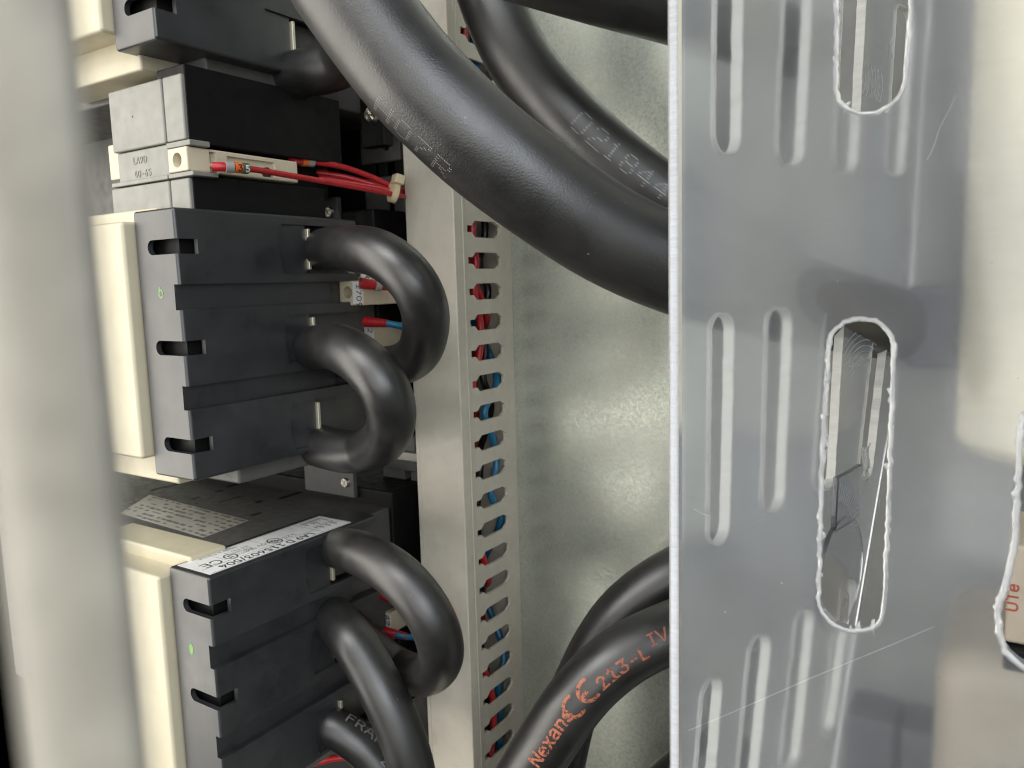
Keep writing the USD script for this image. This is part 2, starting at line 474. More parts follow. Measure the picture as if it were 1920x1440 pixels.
def make_contactor(O, label, extra=None, cream_dx=0.0):
    O = np.array(O, float)
    t = thing('contactor', label, 'contactor', (O[0] - 40, PANEL_Y, O[2] - H), group='contactors stacked on the mounting panel')
    T = tuple(O)
    # terminal cover, a thin shell with two grooves between its three poles
    outer = box(-21.4, 0, 0, 80, -H, 0, 1.0, 16)
    outer = outer ^ box(-30, 10, -1, 77.5, -H - 1, 1)
    inner = box(-19.6, -1.8, 1.8, 90, -H + 1.8, -1.8)
    for a, b in GRV:
        outer = outer - box(-2.6, 5, -5, 90, b, a)
        inner = inner - box(-4.4, 5, -5, 90, b - 1.6, a + 1.6)
    cover = outer - inner
    for a, b in GRV:
        cover = cover - box(-30, 5, 65, 90, b, a)
    for z in SLOTZ:
        cover = cover - slot_cut(z)
    holes = []
    for a, b in RECZ:
        arc = Polygon([(41.5 + 1.6 * math.sin(math.pi * q) * -1, b + (a - b) * q) for q in np.linspace(0, 1, 13)] + [(52.6, a), (52.6, b)])
        cover = cover - prism_x(arc, -1.0, 3)
        hole = Polygon([(52.6, b), (52.6, a), (68, a), (80, a + .0), (80, b)])
        cover = cover - prism_x(hole, -12, 3)
    part('terminal_cover', cover.translate(T), 'cover_grey', t, smooth=25)
    # inside of the cover: black pole wells with their lugs
    part('inner_block', (box(-19.3, -4.6, 4.2, 12, -H + 2.2, -2.2) + box(-19, -9.5, 11.9, 76, -H + 3, -3) - box(-30, 5, 61, 90, -31.5, -23) - box(-30, 5, 61, 90, -63, -54.5) - box(-14, 2, 55, 80, -20, -4) - box(-14, 2, 55, 80, -51, -35) - box(-14, 2, 55, 80, -82.5, -66.5)).translate(T), 'black_plastic', t)
    for (a, b), zz in zip(RECZ, (0, 1, 2)):
        part('terminal_fin', box(-8, .35, 52.7, 54.0, b + 1.5, a - 1.2, .3).translate(T), 'terminal_metal', t)
        part('pole_partition', (box(-9, -1.2, 54.5, 76, b - 1.2, b - .2) + box(-9, -1.2, 54.5, 76, a + .2, a + 1.2)).translate(T), 'black_plastic', t)
    # cream front: raised operator block on a thicker base
    fr = Manifold.batch_hull([s.translate((x, y, z)) for s in [Manifold.sphere(1.2, 14)] for x in (-70, -23.9) for y in (-2.0, 12) for z in (-H + 6.8, -4.2)])
    f = part('front_housing', fr.translate((O[0] + cream_dx, O[1], O[2])), 'cream', t)
    part('front_base', (box(-76, -18.5, 6.5, 21, -H - 4.5, 1.6, .8) - box(-20.8, 0, 0, 30, -H + .6, -.6)).translate(T), 'cream', t)
    # dark body behind it, down to the panel
    body = box(-190, -6, 21, 118, -H - 6.4, -1.2, 1.0)
    part('body', body.translate(T), 'body_grey', t, smooth=30)
    foot = box(-190, -4, 92, 139.8, -H - 5, 5.5, .8) - box(-5.5, 5, 98, 120, -H + 20, -20)
    part('base', foot.translate(T), 'black_plastic', t)
    if O[2] < -50:
        part('mounting_base', box(-190, 4.5, 104, 139.8, -H - 70, -H + 30, .5).translate(T), 'black_plastic', t)  # added black block, keeps the shaded panel behind it dark
    for zz in (10.5, -H - 11.5):
        ear = box(-27, -4.5, 112, 139.8, zz - 10.5, zz + 10.5, .8)
        ear = ear - Manifold.batch_hull([cyl((-12, 105, zz + q), (-12, 122, zz + q), 1.9) for q in (-4, 4)])
        part('mounting_ear', ear.translate(T), 'body_grey', t)
    return t, O


upper, OU = make_contactor((-219.7, 148.1, 74.5 + H), 'grey and cream contactor cut off by the top of the photo')
middle, OM = make_contactor((-218.5, 148.4, 25.8), 'whole grey and cream contactor in the middle with two black cable loops')
lower, OL = make_contactor((-216.5, 149.0, -90.9), 'lowest contactor with a white printed label on top of its cover')


def scratch(pts, w=.12):
    return unary_union([LineString(p).buffer(w) for p in pts])


# inspection marks painted on the covers
ring = LineString([(1.2 * math.cos(a) * .8, 1.2 * math.sin(a)) for a in np.linspace(0, 5.6, 20)]).buffer(.28)
tail = LineString([(-.9, .4), (-.5, 2.0)]).buffer(.28)
mk = trimesh.creation.extrude_polygon(unary_union([ring, tail]), .05, engine='earcut')
p = at(302, 551, y=148.4)
part('inspection_mark', plate_text(mk, p - [0, .02, 0], (1, 0, 0), (0, 0, 1)), 'ink_green', middle, label='small green number mark drawn on the cover')
bl = Polygon([(1.05 * (1 + .12 * math.sin(3 * a)) * math.cos(a), 1.9 * (1 + .1 * math.cos(4 * a)) * math.sin(a)) for a in np.linspace(0, 2 * np.pi, 40)])
p = at(359, 1217, y=149.0)
part('inspection_mark', plate_text(trimesh.creation.extrude_polygon(bl, .05, engine='earcut'), p - [0, .02, 0], (1, 0, 0), (0, 0, 1)), 'ink_green', lower, label='green paint dot on the cover')

# lower contactor: label strip on the cover and plate on the body
zt = OL[2]
lx0, lx1, ly0, ly1 = OL[0] - 19.6, OL[0] - 2.0, OL[1] + 2.2, OL[1] + 66
lab = part('type_label', box(lx0, lx1, ly0, ly1, zt + .02, zt + .12), 'label_white', lower)


def strip_text(s, h, y, x, mname='ink_black', name='print', bold=False):
    # read from the far side: runs towards the viewer, its tops towards the right
    m = meshkit.text_mesh(s, h, .03, bold)
    part(name, plate_text(m, (x, y, zt + .125), (0, -1, 0), (1, 0, 0)), mname, lab, smooth=False)


strip_text('LA9 D 115603/504', 3.2, ly1 - 17, lx1 - 4.3, bold=True)
strip_text('CE', 4.4, ly0 + 10.5, lx1 - 10.4)
strip_text('600V  AC', 2.0, ly0 + 33, lx0 + 7.8, 'ink_grey')
strip_text('Made in France', 1.5, ly0 + 22, lx0 + 1.4, 'ink_grey')
strip_text('IEC 947-1', 1.4, ly0 + 25, lx0 + 4.4, 'ink_grey')
strip_text('VDE 0660', 1.4, ly0 + 25, lx0 + 6.6, 'ink_grey')
strip_text('EN 60947', 1.4, ly0 + 25, lx0 + 8.8, 'ink_grey')
strip_text('125 A', 2.4, ly0 + 43, lx0 + 8.4, 'ink_grey')


def flat_ring(c, r, w, z):
    return trimesh.creation.extrude_polygon(Polygon([(c[0] + r * math.cos(a), c[1] + r * .8 * math.sin(a)) for a in np.linspace(0, 2 * np.pi, 28)]).exterior.buffer(w), .03, engine='earcut').apply_translation((0, 0, z))


part('certification_mark', cat(flat_ring((lx1 - 8.6, ly0 + 33.5), 3.0, .25, zt + .125),
     plate_text(meshkit.text_mesh('S', 3, .03, True), (lx1 - 9.8, ly0 + 34.6, zt + .125), (0, -1, 0), (1, 0, 0))), 'ink_black', lab, smooth=False)
part('certification_mark', cat(flat_ring((lx1 - 8.8, ly0 + 14.6), 2.6, .25, zt + .125),
     plate_text(meshkit.text_mesh('li', 2.6, .03, True), (lx1 - 10, ly0 + 15.4, zt + .125), (0, -1, 0), (1, 0, 0))), 'ink_black', lab, smooth=False)
lines = []
for xx in (lx0 + .5, lx1 - .5, lx1 - 5.6):
    lines.append(box(xx - .06, xx + .06, ly0 + 1, ly1 - 1, zt + .12, zt + .15))
for yy in (ly0 + 11.5, ly0 + 29, ly0 + 50, ly1 - .6):
    lines.append(box(lx0 + .5, lx1 - .5, yy - .06, yy + .06, zt + .12, zt + .15))
for yy in np.arange(ly0 + 52, ly1 - 2, 1.5):
    lines.append(box(lx0 + 1.5, lx0 + 6 + 2 * math.sin(yy * 3), yy, yy + .6, zt + .12, zt + .15))
    lines.append(box(lx0 + 9, lx0 + 12 + 2 * math.cos(yy * 2), yy, yy + .6, zt + .12, zt + .15))
part('ruled_line', cat(*lines), 'ink_grey', lab, smooth=False)
bz = OL[2] - 1.2
q = [at(u, v, z=bz + .06) for u, v in ((466, 976), (280, 928), (225, 962), (381, 1008))]
rp = Manifold.hull_points(np.array([a + [0, 0, dz] for a in q for dz in (-.05, .06)]))
rl = part('rating_label', rp, 'label_beige', lower, label='beige rating plate covered with small print')
e0, e1, ev = q[1] - q[0], q[3] - q[0], q[0]
tl = []
for i in range(7):
    for j in range(16):
        if RNG.random() < .72:
            a0 = (j + .12) / 16; b0 = (i + .25) / 7
            c0 = ev + e0 * a0 + e1 * b0; L_ = RNG.uniform(.4, .95) / 16; hh = RNG.uniform(.25, .55) / 7
            tl.append(Manifold.hull_points(np.array([c0 + e0 * L_ * u + e1 * hh * v + [0, 0, w] for u in (0, 1) for v in (0, 1) for w in (.05, .09)])))
part('print', cat(*tl), 'ink_grey', rl, smooth=False)
slits = [((780, 125), (1030, 65)), ((730, 240), (890, 195)), ((1160, 210), (1410, 140)), ((970, 335), (1030, 310)), ((700, 165), (760, 152)), ((985, 238), (1050, 228)),
         ((540, 215), (592, 198)), ((250, 155), (440, 100)), ((560, 250), (580, 243))]
for (a, b), (c, d) in slits:
    p0, p1 = at(220 + a / 3.84, 880 + b / 3.84, z=bz), at(220 + c / 3.84, 880 + d / 3.84, z=bz)
    part('vent_slit', box(min(p0[0], p1[0]) - .7, max(p0[0], p1[0]) + .7, min(p0[1], p1[1]), max(p0[1], p1[1]), bz - .5, bz + .03), 'black_plastic', lower)
part('ridge', box(OL[0] - 24.5, OL[0] - 23.2, OL[1] + 21.5, OL[1] + 70, bz - .3, bz + .5, .2), 'cover_grey', lower)

# screwed steel-grey side brackets and their screws (part of each contactor's fixing)
for own, sc in ((upper, (612, 233)), (middle, (617, 398)), (lower, (647, 905))):
    c = at(*sc, y=238.0)
    part('fixing_bracket', box(c[0] - 26, c[0] + 4.4, 238.6, 241, c[2] - 6.5, c[2] + 6.0, .4), 'body_grey', own)
    screw(own, c + [0, .6, 0], 2.3)
c = at(697, 214, y=238.0)
part('fixing_bracket', box(c[0] - 7, c[0] + 5, 239, 244, c[2] - 12, c[2] + 7, .5), 'black_plastic', upper)
screw(upper, c + [0, .9, 0], 3.6)

# ------------------------------------------------------------------ interlock between the upper and the middle contactor
il = thing('interlock_block', 'grey split interlock block with moulded lettering between upper and middle contactors', 'interlock', (-250, 230, 26))
X, Y = -222.0, 157.0
pX = lambda u, v: at(u, v, y=Y)
seam_t = seam_m = float(at(306, 200, y=157.0)[0])
part('grey_block', box(-262, seam_t - .35, Y, 200, 47.2, 67, .6), 'interlock_grey', il)
part('grey_block', box(seam_t + .35, X, Y, 200, 47.2, 67, .6) , 'interlock_grey', il)
part('black_side', box(-236, X + .25, Y + 1.2, 224, 46.6, 70, .4), 'interlock_black', il)
part('grey_ledge', box(seam_m + .35, X + 2.5, Y - .4, Y + 7, 45.2, 46.9, .3), 'interlock_grey', il)
part('grey_block', box(-261, seam_m - .3, Y + .8, 200, 36.2, 47.0, .5), 'interlock_grey', il)
part('grey_ledge', box(-264, seam_m - .3, Y - .3, Y + 7, 36.0, 37.4, .3), 'interlock_grey', il)
part('grey_ledge', box(seam_m + .35, X + 3, Y - .4, Y + 9, 36.0, 37.4, .3), 'interlock_grey', il)
part('grey_block', box(-265, seam_m - .35, Y, 200, 20, 35.6, .6), 'interlock_grey', il)
part('grey_block', box(seam_m + .35, X, Y, 200, 20, 35.6, .6), 'interlock_grey', il)
part('black_side', box(-236, X + .25, Y + 1.2, 214, 20, 36.6, .4), 'interlock_black', il)
part('black_side', box(-262, -230, Y + 4, 224, 35, 48, .4), 'interlock_black', il)
part('base', box(-300, -212, 262, PANEL_Y - .2, 18, 82, .5), 'interlock_black', il)  # black block added so the gap down to the panel reads dark
part('grey_back', box(-450, -268, 205, 262, 10, 82, 2), 'body_grey', il)
for k, s in enumerate(('LA9D', '40-65')):
    m = meshkit.text_mesh(s, 2.2, .18)
    part('moulded_lettering', plate_text(m, (-252, Y + .78, 42.6 - 4.4 * k), (1, 0, 0), (0, 0, 1)), 'interlock_grey', il, smooth=False)
part('pin_hole', cyl((-249, Y - .02, 57.5), (-249, Y + .3, 57.5), .35), 'ink_black', il)
part('shadow_lug', box(-275, -262.5, Y + 6, 190, 40, 52, .5), 'cream_strip', il, label='cream tab peeping out at the left')

# cream terminal strip with round socket
ts = thing('terminal_strip', 'cream auxiliary terminal strip with round socket between grey interlock blocks', 'terminal strip', (-222, 178, 37))
z0, z1 = 37.6, 45.0
st = box(-231, X + .9, Y - .6, 201, z0, z1, .5) - cyl((-226.2, Y - 3, 41.2), (-226.2, Y + 8, 41.2), 2.3)
st = st - box(-224, -216, 164.5, 167, 40.6, 44.2) - box(-222.3, -216, 171.2, 190.6, 38.4, 43.6) - box(-224, -216, 164.5, 168, 36.5, 39.6)
part('strip_body', st, 'cream_strip', ts)
part('clamp_plate', box(-224.6, -222.4, 164.5, 168, 38, 44.2, .2), 'terminal_metal', ts)
part('clamp_screw', cyl((-222.6, 187.5, 40), (-221.2, 187.5, 40), 1.7), 'ink_black', ts)

# ------------------------------------------------------------------ red control wires from the strip to the duct


def wire(name, pts, r, material, label, category, group=None):
    t = Tube(pts, r, 16)
    return solo(name, t.mesh(), material, label, category, group)


def marked_wire(pts, r, label, tags, loc_px):
    t = Tube(pts, r, 18)
    w = thing('red_wire', label, 'wire', pts[-1], group='red wires tied beside the terminal strip')
    part('sheath', t.mesh(), 'red_wire', w)
    part('ferrule', Tube([t.c[0] - (t.c[4] - t.c[0]) * .1, t.c[2], t.c[5]], r * 1.45, 18).mesh(), 'red_wire', w)
    s = loc_px
    for m, ch, ink in tags:
        c, T, N, B = t.frame(np.array([s, s + 2.6]))
        sl = part('marker_sleeve', cyl(c[0], c[1], r * 1.75, n=20), m, w)
        if ch:
            tm = text(ch, 2.2, .03, True)
            tm.apply_translation((0, -1.1, 0))
            tt = Tube([c[0], c[0] * .5 + c[1] * .5, c[1]], r * 1.75, 20)
            ss, aa = tt.find((c[0] + c[1]) / 2 * np.array([1, 1, 1.0]) - [0, 0, 0])
            part('digit', tt.lay(tm, .5, aa), ink, sl, smooth=False)
        s += 2.7
    return t


w1 = marked_wire([at(402, 313, depth=248), at(430, 313, depth=249), at(470, 317, depth=256), at(520, 325, depth=266), at(640, 346, depth=288), at(737, 364, depth=305), at(765, 371, depth=321), at(800, 374, depth=333)], 1.0,
                 'nearest red wire with orange and green number sleeves plugged into cream strip', [('grey_tag', '', ''), ('orange_tag', '3', 'ink_black'), ('green_tag', '5', 'ink_white')], 3.2)
w2 = marked_wire([at(548, 303, depth=284), at(575, 303, depth=290), at(640, 312, depth=299), at(700, 333, depth=306), at(738, 351, depth=310), at(766, 358, depth=322), at(800, 360, depth=333)], 1.05,
                 'upper red wire with an orange sleeve leaving the shadow behind cream strip', [('orange_tag', '', ''), ('grey_tag', '', '')], 4.5)
w3 = marked_wire([at(600, 335, depth=300), at(640, 340, depth=303), at(700, 350, depth=306), at(738, 358, depth=309), at(766, 365, depth=324), at(800, 368, depth=336)], 1.0,
                 'dim red wire between the other two, without any number sleeve', [], 0)
w4 = marked_wire([at(585, 322, depth=302), at(640, 330, depth=303), at(700, 346, depth=307), at(738, 361, depth=308), at(766, 372, depth=323), at(800, 376, depth=335)], 1.0,
                 'fourth red wire lowest in the tied bundle, coming out of the dark', [], 0)
tie = thing('cable_tie', 'pale nylon cable tie round the red wires beside the duct', 'cable tie', at(737, 355, depth=303))
c0 = at(738, 358, depth=306)
rg = Polygon([(3.1 * math.cos(a), 4.6 * math.sin(a)) for a in np.linspace(0, 2 * np.pi, 32)])
band = Manifold.extrude(CrossSection([np.array(rg.exterior.coords)[:-1]]) - CrossSection([np.array(rg.buffer(-.8).exterior.coords)[:-1]]), 2.3)
ax = (at(760, 365, depth=310) - at(715, 350, depth=304)); ax /= np.linalg.norm(ax)
u_ = np.cross([0, 0, 1.0], ax); u_ /= np.linalg.norm(u_); v_ = np.cross(ax, u_)
part('strap', band.transform(np.column_stack([u_, v_, ax, c0 - ax * 1.1])), 'tie_nylon', tie)
hd = box(-2.2, 2.2, -1.8, 1.8, -1.9, 1.9, .4).transform(np.column_stack([u_, v_, ax, c0 + v_ * 4.2 - u_ * 2.2]))
part('head', hd, 'tie_nylon', tie)

# ------------------------------------------------------------------ slotted wiring duct
duct = thing('wiring_duct', 'pale grey slotted wiring duct running full height beside the contactors', 'wiring duct', (-199.5, PANEL_Y, -300))
XD, XL, YL = -188.3, -211.0, 247.4
PIT = 12.5
side = Polygon([(250.2, -330), (PANEL_Y - .1, -330), (PANEL_Y - .1, 330), (250.2, 330)])
holes = []
for k in range(-14, 23):
    z = 22.0 - k * PIT
    hexa = [(260.0, z - 1.35), (262.2, z - 3.3), (276.4, z - 3.3), (279.8, z - 1.5), (279.8, z + 1.5), (276.4, z + 3.3), (262.2, z + 3.3), (260.0, z + 1.35), (257.0, z + 1.35), (257.0, z - 1.35)]
    holes.append(Polygon(hexa).buffer(-.25).buffer(.25))
side = side.difference(unary_union(holes))
part('side_wall', prism_x(side, XD - 1.2, XD), 'duct_grey', duct, smooth=20)
part('side_wall', prism_x(side, XL + .6, XL + 1.8), 'duct_grey', duct, smooth=20)
part('base_wall', box(XL + 1.8, XD - 1.2, PANEL_Y - 1.6, PANEL_Y - .2, -330, 330), 'duct_grey', duct)
lid = box(XL - .7, XD + .9, YL, YL + 6.2, -331, 331, .5) - box(XL + .6, XD - .3, YL + 1.2, 270, -340, 340)
lid = lid - box(XL + 1.3, XL + 1.6, YL - 1, YL + .12, -340, 340)
part('lid', lid, 'duct_grey', duct, smooth=30)
part('lid_bead', box(XD + .85, XD + 1.15, YL + 5.2, YL + 6.2, -331, 331, .12), 'duct_grey', duct)

zk = lambda k: 22.0 - 12.5 * k
wires = [  # colour, x, {slot: y}
    ('red_wire', -190.9, {-14: 262, -9: 268, -6: 263, -4.6: 264, -2: 268, 0: 263.5, 1: 266.5, 2: 263.5, 3: 268, 4: 266.5, 5: 261, 6: 257.5, 8: 254, 10: 253.5, 12: 255}, 'long red wire wavering through the upper duct slots'),
    ('red_wire', -193.6, {-14: 270, -6: 266, -2: 260, 0: 260.5, 1: 264, 2: 270.5, 3: 277, 4: 282, 6: 284, 9: 284}, 'red wire slanting back across the second and third visible slots'),
    ('black_wire', -195.5, {-14: 275, -3: 277, 0: 280, 1: 274.5, 2: 281, 3: 275, 4: 277.5, 5: 274.5, 6: 281, 8: 284}, 'black wire behind the red ones in upper duct slots'),
    ('blue_wire', -192.2, {-14: 276, -8: 273, -5.2: 272, -4.4: 275, -2: 283, 1: 284}, 'blue wire showing only in the topmost slot between the cables'),
    ('blue_wire', -191.6, {3: 284, 5: 281, 6: 269, 7: 275, 8: 278, 9: 271.5, 10: 281, 12: 284}, 'blue wire crossing the slots level with the lower loop of the middle contactor'),
    ('red_wire', -191.2, {7: 253, 9: 256, 10: 258.5, 11: 264, 12: 268.5, 13: 282, 15: 284}, 'red wire crossing three slots level with the lowest contactor label'),
    ('black_wire', -199.0, {8: 276, 10: 272, 12: 275, 14: 269, 16: 276, 22: 270}, 'black wire deep behind the lower duct slots'),
    ('red_wire', -190.8, {12: 253, 14: 258, 15: 262, 16: 267, 17: 268, 18: 265.5, 19: 263, 22: 266}, 'red wire winding through the lowest visible slots'),
    ('blue_wire', -193.0, {13: 283, 15: 281, 16: 275.5, 17: 276.5, 18: 274, 19: 276, 22: 270}, 'blue wire at the back of the lowest visible slots'),
    ('blue_wire', -192.4, {14: 252, 16: 258.5, 17: 259, 18: 260, 19: 270, 20: 272, 22: 268}, 'blue wire near the noses of the lowest visible slots'),
    ('red_wire', -204.0, {-14: 265, -2: 270, 4: 268, 8: 262, 12: 265, 22: 268}, 'dim red wire on the far side inside the duct')]
hue = {'red_wire': 'red', 'blue_wire': 'blue', 'black_wire': 'black'}
for m, x, wp, lb in wires:
    wire('duct_wire', [((x - .5 * math.sin(k_ * 1.7) ** 2, y_, zk(k_)) if y_ < 281.5 else (-206.5, 283.5, zk(k_))) for k_, y_ in [(k2, y2) for k2, y2 in wp.items()]], 1.55, m, lb, 'wire', 'wires inside the slotted duct')

# ------------------------------------------------------------------ cable loops and cables


def cable(name, pts, dia, label, group=None, material='rubber', sides=44, cat_='cable'):
    t = Tube(pts, dia / 2, sides)
    path = thing(name, label, cat_, t.c[len(t.c) // 2], group)
    part('sheath', t.mesh(), material, path, smooth=True)
    return t, path


yy = lambda pts, k=0: [at(u, v, y=Y_ - k * math.sin(math.pi * i / (len(pts) - 1))) for i, (u, v, Y_) in enumerate(pts)]
LG = 'short cable loops between contactor terminals'


def loop(head, pts, tail, k):
    """cable that leaves one pole well, bulges forward and returns to the next one"""
    n = len(pts)
    mid_ = []
    for i, (u, v, Y_) in enumerate(pts):
        t_ = min((i + 1) / n * 1.12, 1)
        mid_.append(at(u, v, y=Y_ - k * math.sin(math.pi * t_)))
    return [at(*head[:2], x=-230), at(*head[:2], x=-219)] + mid_ + [at(*q, x=xx) for q, xx in tail]


A_ = loop((606, 468), [(634, 465, 208), (664, 466, 210), (703, 473, 213), (744, 497, 216), (779, 536, 218), (797, 582, 219), (797, 626, 219), (784, 662, 218), (755, 682, 217), (715, 688, 215)], [((660, 676), -219), ((622, 668), -229)], 30)
ta, pa = cable('cable_loop', A_, 15.2, 'upper black cable loop of the middle contactor passing in front of the duct', LG)
B_ = loop((588, 652), [(612, 649, 202), (638, 653, 201), (675, 674, 203), (709, 709, 205), (730, 750, 206), (734, 790, 206), (720, 824, 205), (690, 843, 204), (650, 847, 203)], [((610, 839), -218), ((584, 832), -229)], 24)
tb, pb = cable('cable_loop', B_, 15.8, 'lower black cable loop of the middle contactor curling in front of another', LG)
C_ = loop((634, 1028), [(652, 1031, 207), (672, 1036, 208), (712, 1055, 210), (757, 1089, 212), (796, 1137, 214), (820, 1186, 215), (827, 1228, 216), (814, 1256, 217), (788, 1266, 217), (755, 1257, 216), (712, 1231, 214)], [((668, 1190), -217), ((630, 1155), -229)], 30)
tc, pc = cable('cable_loop', C_, 15.2, 'black cable loop with faint orange print on the lowest contactor', LG)
shift = np.array([-1.2, -.3, 134.0 - .0])
D_ = [p + shift for p in B_]
td, pd_ = cable('cable_loop', D_, 16.2, 'dim black cable loop in the well of the uppermost contactor', LG)
E_ = [at(618, 1150, x=-228), at(628, 1160, x=-217)] + yy([(655, 1192, 192), (685, 1239, 191), (714, 1292, 191), (742, 1350, 192), (762, 1405, 193), (775, 1455, 194), (790, 1540, 196)])
te, pe = cable('power_cable', E_, 16.0, 'black cable dropping out of the photo from the lowest contactor')
F_ = [at(600, 1352, x=-228)] + yy([(612, 1358, 199), (635, 1368, 200), (672, 1392, 203), (706, 1425, 206), (738, 1470, 208), (770, 1540, 210)])
tf, pf = cable('power_cable', F_, 15.5, 'shadowed black cable printed FRANCE 20 below the lowest contactor')

for own, T_, s_list in ((pc, tc, None),):
    s, a = T_.find(at(852, 1130, depth=300))
    part('print', T_.lay(text('Nexans', 2.4, .03), s - 2, a + .25, -1), 'ink_faint', own, smooth=False)


def print_on(own, T_, u, v, s, h, ink, ahead, bold=False, u2=None, dotted=False):
    """text starting at photo position u, v on the cable's surface; ahead=+1 reads along the path"""
    s0, a0 = T_.find(at(u, v, depth=100))
    m = dots(s, h) if dotted else text(s, h, .03, bold)
    if ahead < 0:
        m.vertices[:, 0] *= -1; m.vertices[:, 1] *= -1
    part('print', T_.lay(m, s0, a0), ink, own, smooth=False)


print_on(pf, tf, 641, 1347, 'FRANCE', 4.2, 'ink_dim', 1)
print_on(pf, tf, 712, 1428, '20', 4.4, 'ink_dim', 1)

dd = lambda pts: [at(u, v, depth=d) for u, v, d in pts]
G_ = dd([(500, -330, 178), (570, -160, 170), (622, -60, 166), (672, 13, 165), (714, 71, 165), (768, 140, 165), (826, 200, 166), (905, 274, 168), (1012, 356, 172), (1141, 442, 177), (1283, 505, 181), (1430, 548, 190), (1600, 590, 225), (1800, 640, 270)])
tg, pg = cable('thick_cable', G_, 22, 'thickest black cable sweeping diagonally across the front of the duct', material='rubber_thick', sides=64)
H_ = dd([(840, -330, 250), (880, -140, 262), (913, -26, 266), (934, 31, 266), (981, 124, 265), (1080, 239, 262), (1211, 350, 261), (1350, 440, 265), (1500, 510, 285), (1700, 560, 320)])
th, ph = cable('thick_cable', H_, 22, 'thick black cable printed 02 1844 behind the diagonal one', material='rubber_thick', sides=56)
I_ = dd([(800, -160, 215), (920, -92, 222), (1010, -63, 226), (1146, -22, 232), (1270, 12, 238), (1450, 70, 255), (1700, 150, 300)])
ti, pi_ = cable('thick_cable', I_, 22, 'black cable across the top right corner of the opening', sides=48)
J_ = dd([(930, 1640, 290), (960, 1500, 278), (1028, 1388, 270), (1072, 1322, 267), (1120, 1268, 266), (1180, 1222, 267), (1250, 1188, 270), (1350, 1150, 278), (1500, 1110, 300)])
tj, pj = cable('thick_cable', J_, 20.4, 'black cable with orange brand print and CE mark at lower right', sides=56)
K_ = dd([(1025, 1640, 306), (1035, 1500, 304), (1048, 1420, 303), (1066, 1340, 302), (1090, 1282, 301), (1128, 1206, 299), (1182, 1137, 298), (1274, 1074, 297), (1400, 1030, 302), (1550, 1010, 312)])
tk, pk = cable('thick_cable', K_, 21, 'plain black cable arching behind the orange printed one', sides=48)
L_ = dd([(1180, 1640, 302), (1215, 1540, 302), (1260, 1475, 302), (1340, 1420, 304), (1480, 1390, 310)])
tl_, pl = cable('thick_cable', L_, 21, 'black cable just showing at the bottom beside the clear cover', sides=40)

print_on(ph, th, 1069, 236, '02', 6.4, 'ink_white', 1, dotted=True)
print_on(ph, th, 1128, 288, '1844 I', 5.6, 'ink_white', 1, dotted=True)
print_on(pg, tg, 700, 203, 'H07R', 4.4, 'ink_grey_print', 1, dotted=True)
print_on(pj, tj, 1008, 1444, 'Nexans', 4.5, 'ink_orange', 1, bold=True)


def ce_mark(h):
    r, w = h / 2, h * .085
    arc = lambda x: LineString([(x + r * math.cos(a), r + r * math.sin(a)) for a in np.linspace(math.radians(75), math.radians(285), 24)]).buffer(w)
    g = unary_union([arc(r), arc(r * 2.9), LineString([(r * 1.95, r), (r * 2.6, r)]).buffer(w)])
    return dense(trimesh.util.concatenate([trimesh.creation.extrude_polygon(q, .03, engine='earcut') for q in getattr(g, 'geoms', [g])]), 2)


s0, a0 = tj.find(at(1080, 1350, depth=100))
part('certification_mark', tj.lay(ce_mark(6.8), s0, a0), 'ink_orange', pj, smooth=False)
print_on(pj, tj, 1130, 1296, '213-L', 4.2, 'ink_orange', 1, bold=True)
print_on(pj, tj, 1218, 1216, 'IV', 4.2, 'ink_faint', 1)

# ------------------------------------------------------------------ auxiliary terminals behind the loops


def aux(px, names, label, Yp=232, n=2):
    c = at(*px, y=Yp)
    t = thing('auxiliary_terminal', label, 'terminal block', c + [0, 20, -6], group='small terminal blocks behind the cable loops')
    b = box(c[0] - 9, c[0] + 3.4, Yp, Yp + 26, c[2] - 5.0, c[2] + 4.4, .5) - cyl((c[0] - 4.6, Yp - 2, c[2]), (c[0] - 4.6, Yp + 8, c[2]), 2.4)
    part('block_body', b, 'cream_strip', t)
    l = part('number_label', box(c[0] - 1.6, c[0] + 3.1, Yp - .25, Yp + .1, c[2] - 4.4, c[2] + 4.0), 'label_white', t)
    m = meshkit.text_mesh(names, 2.6, .04)
    part('number', plate_text(m, (c[0] + .3, Yp - .29, c[2] + 3.4), (0, 0, -1), (1, 0, 0)), 'ink_black', l, smooth=False)
    return t


def control_lead(pts, color, label, group='control leads behind the cable loops'):
    t = Tube(pts, 1.3, 16)
    w = thing('control_lead', label, 'wire', pts[-1], group)
    part('sheath', t.mesh(), color, w)
    part('ferrule', cyl(t.c[0] - (t.c[3] - t.c[0]), t.c[min(5, len(t.c) - 1)], 2.2, 1.5, 18), 'red_wire', w)
    return w


aux((668, 548), '1709', 'cream terminal numbered 1709 inside the upper loop of the middle contactor', 221)
aux((684, 512), '1 R', 'cream terminal above the one numbered 1709, mostly behind the loop', 227)
aux((690, 630), '2', 'cream terminal below the blue lead of the middle contactor', 234)
aux((722, 1165), 'A2', 'cream terminal inside the cable loop of the lowest contactor', 236)
aux((715, 1010), '13', 'cream terminal just above the cable loop of the lowest contactor', 240)
w = control_lead([at(694, 533, y=223), at(712, 535, y=226), at(735, 541, y=231), at(775, 556, y=242)], 'orange_tag', 'orange sleeved red lead beside the terminal numbered 1709')
p0, p1 = at(704, 534, y=224.6), at(714, 535.5, y=226.4)
part('marker_sleeve', cyl(p0, p1, 2.3), 'grey_tag', w)
control_lead([at(700, 604, y=230), at(722, 606, y=231), at(750, 611, y=234), at(790, 622, y=243), at(840, 640, y=256)], 'blue_wire', 'blue lead with red ferrule inside upper loop of the middle contactor')
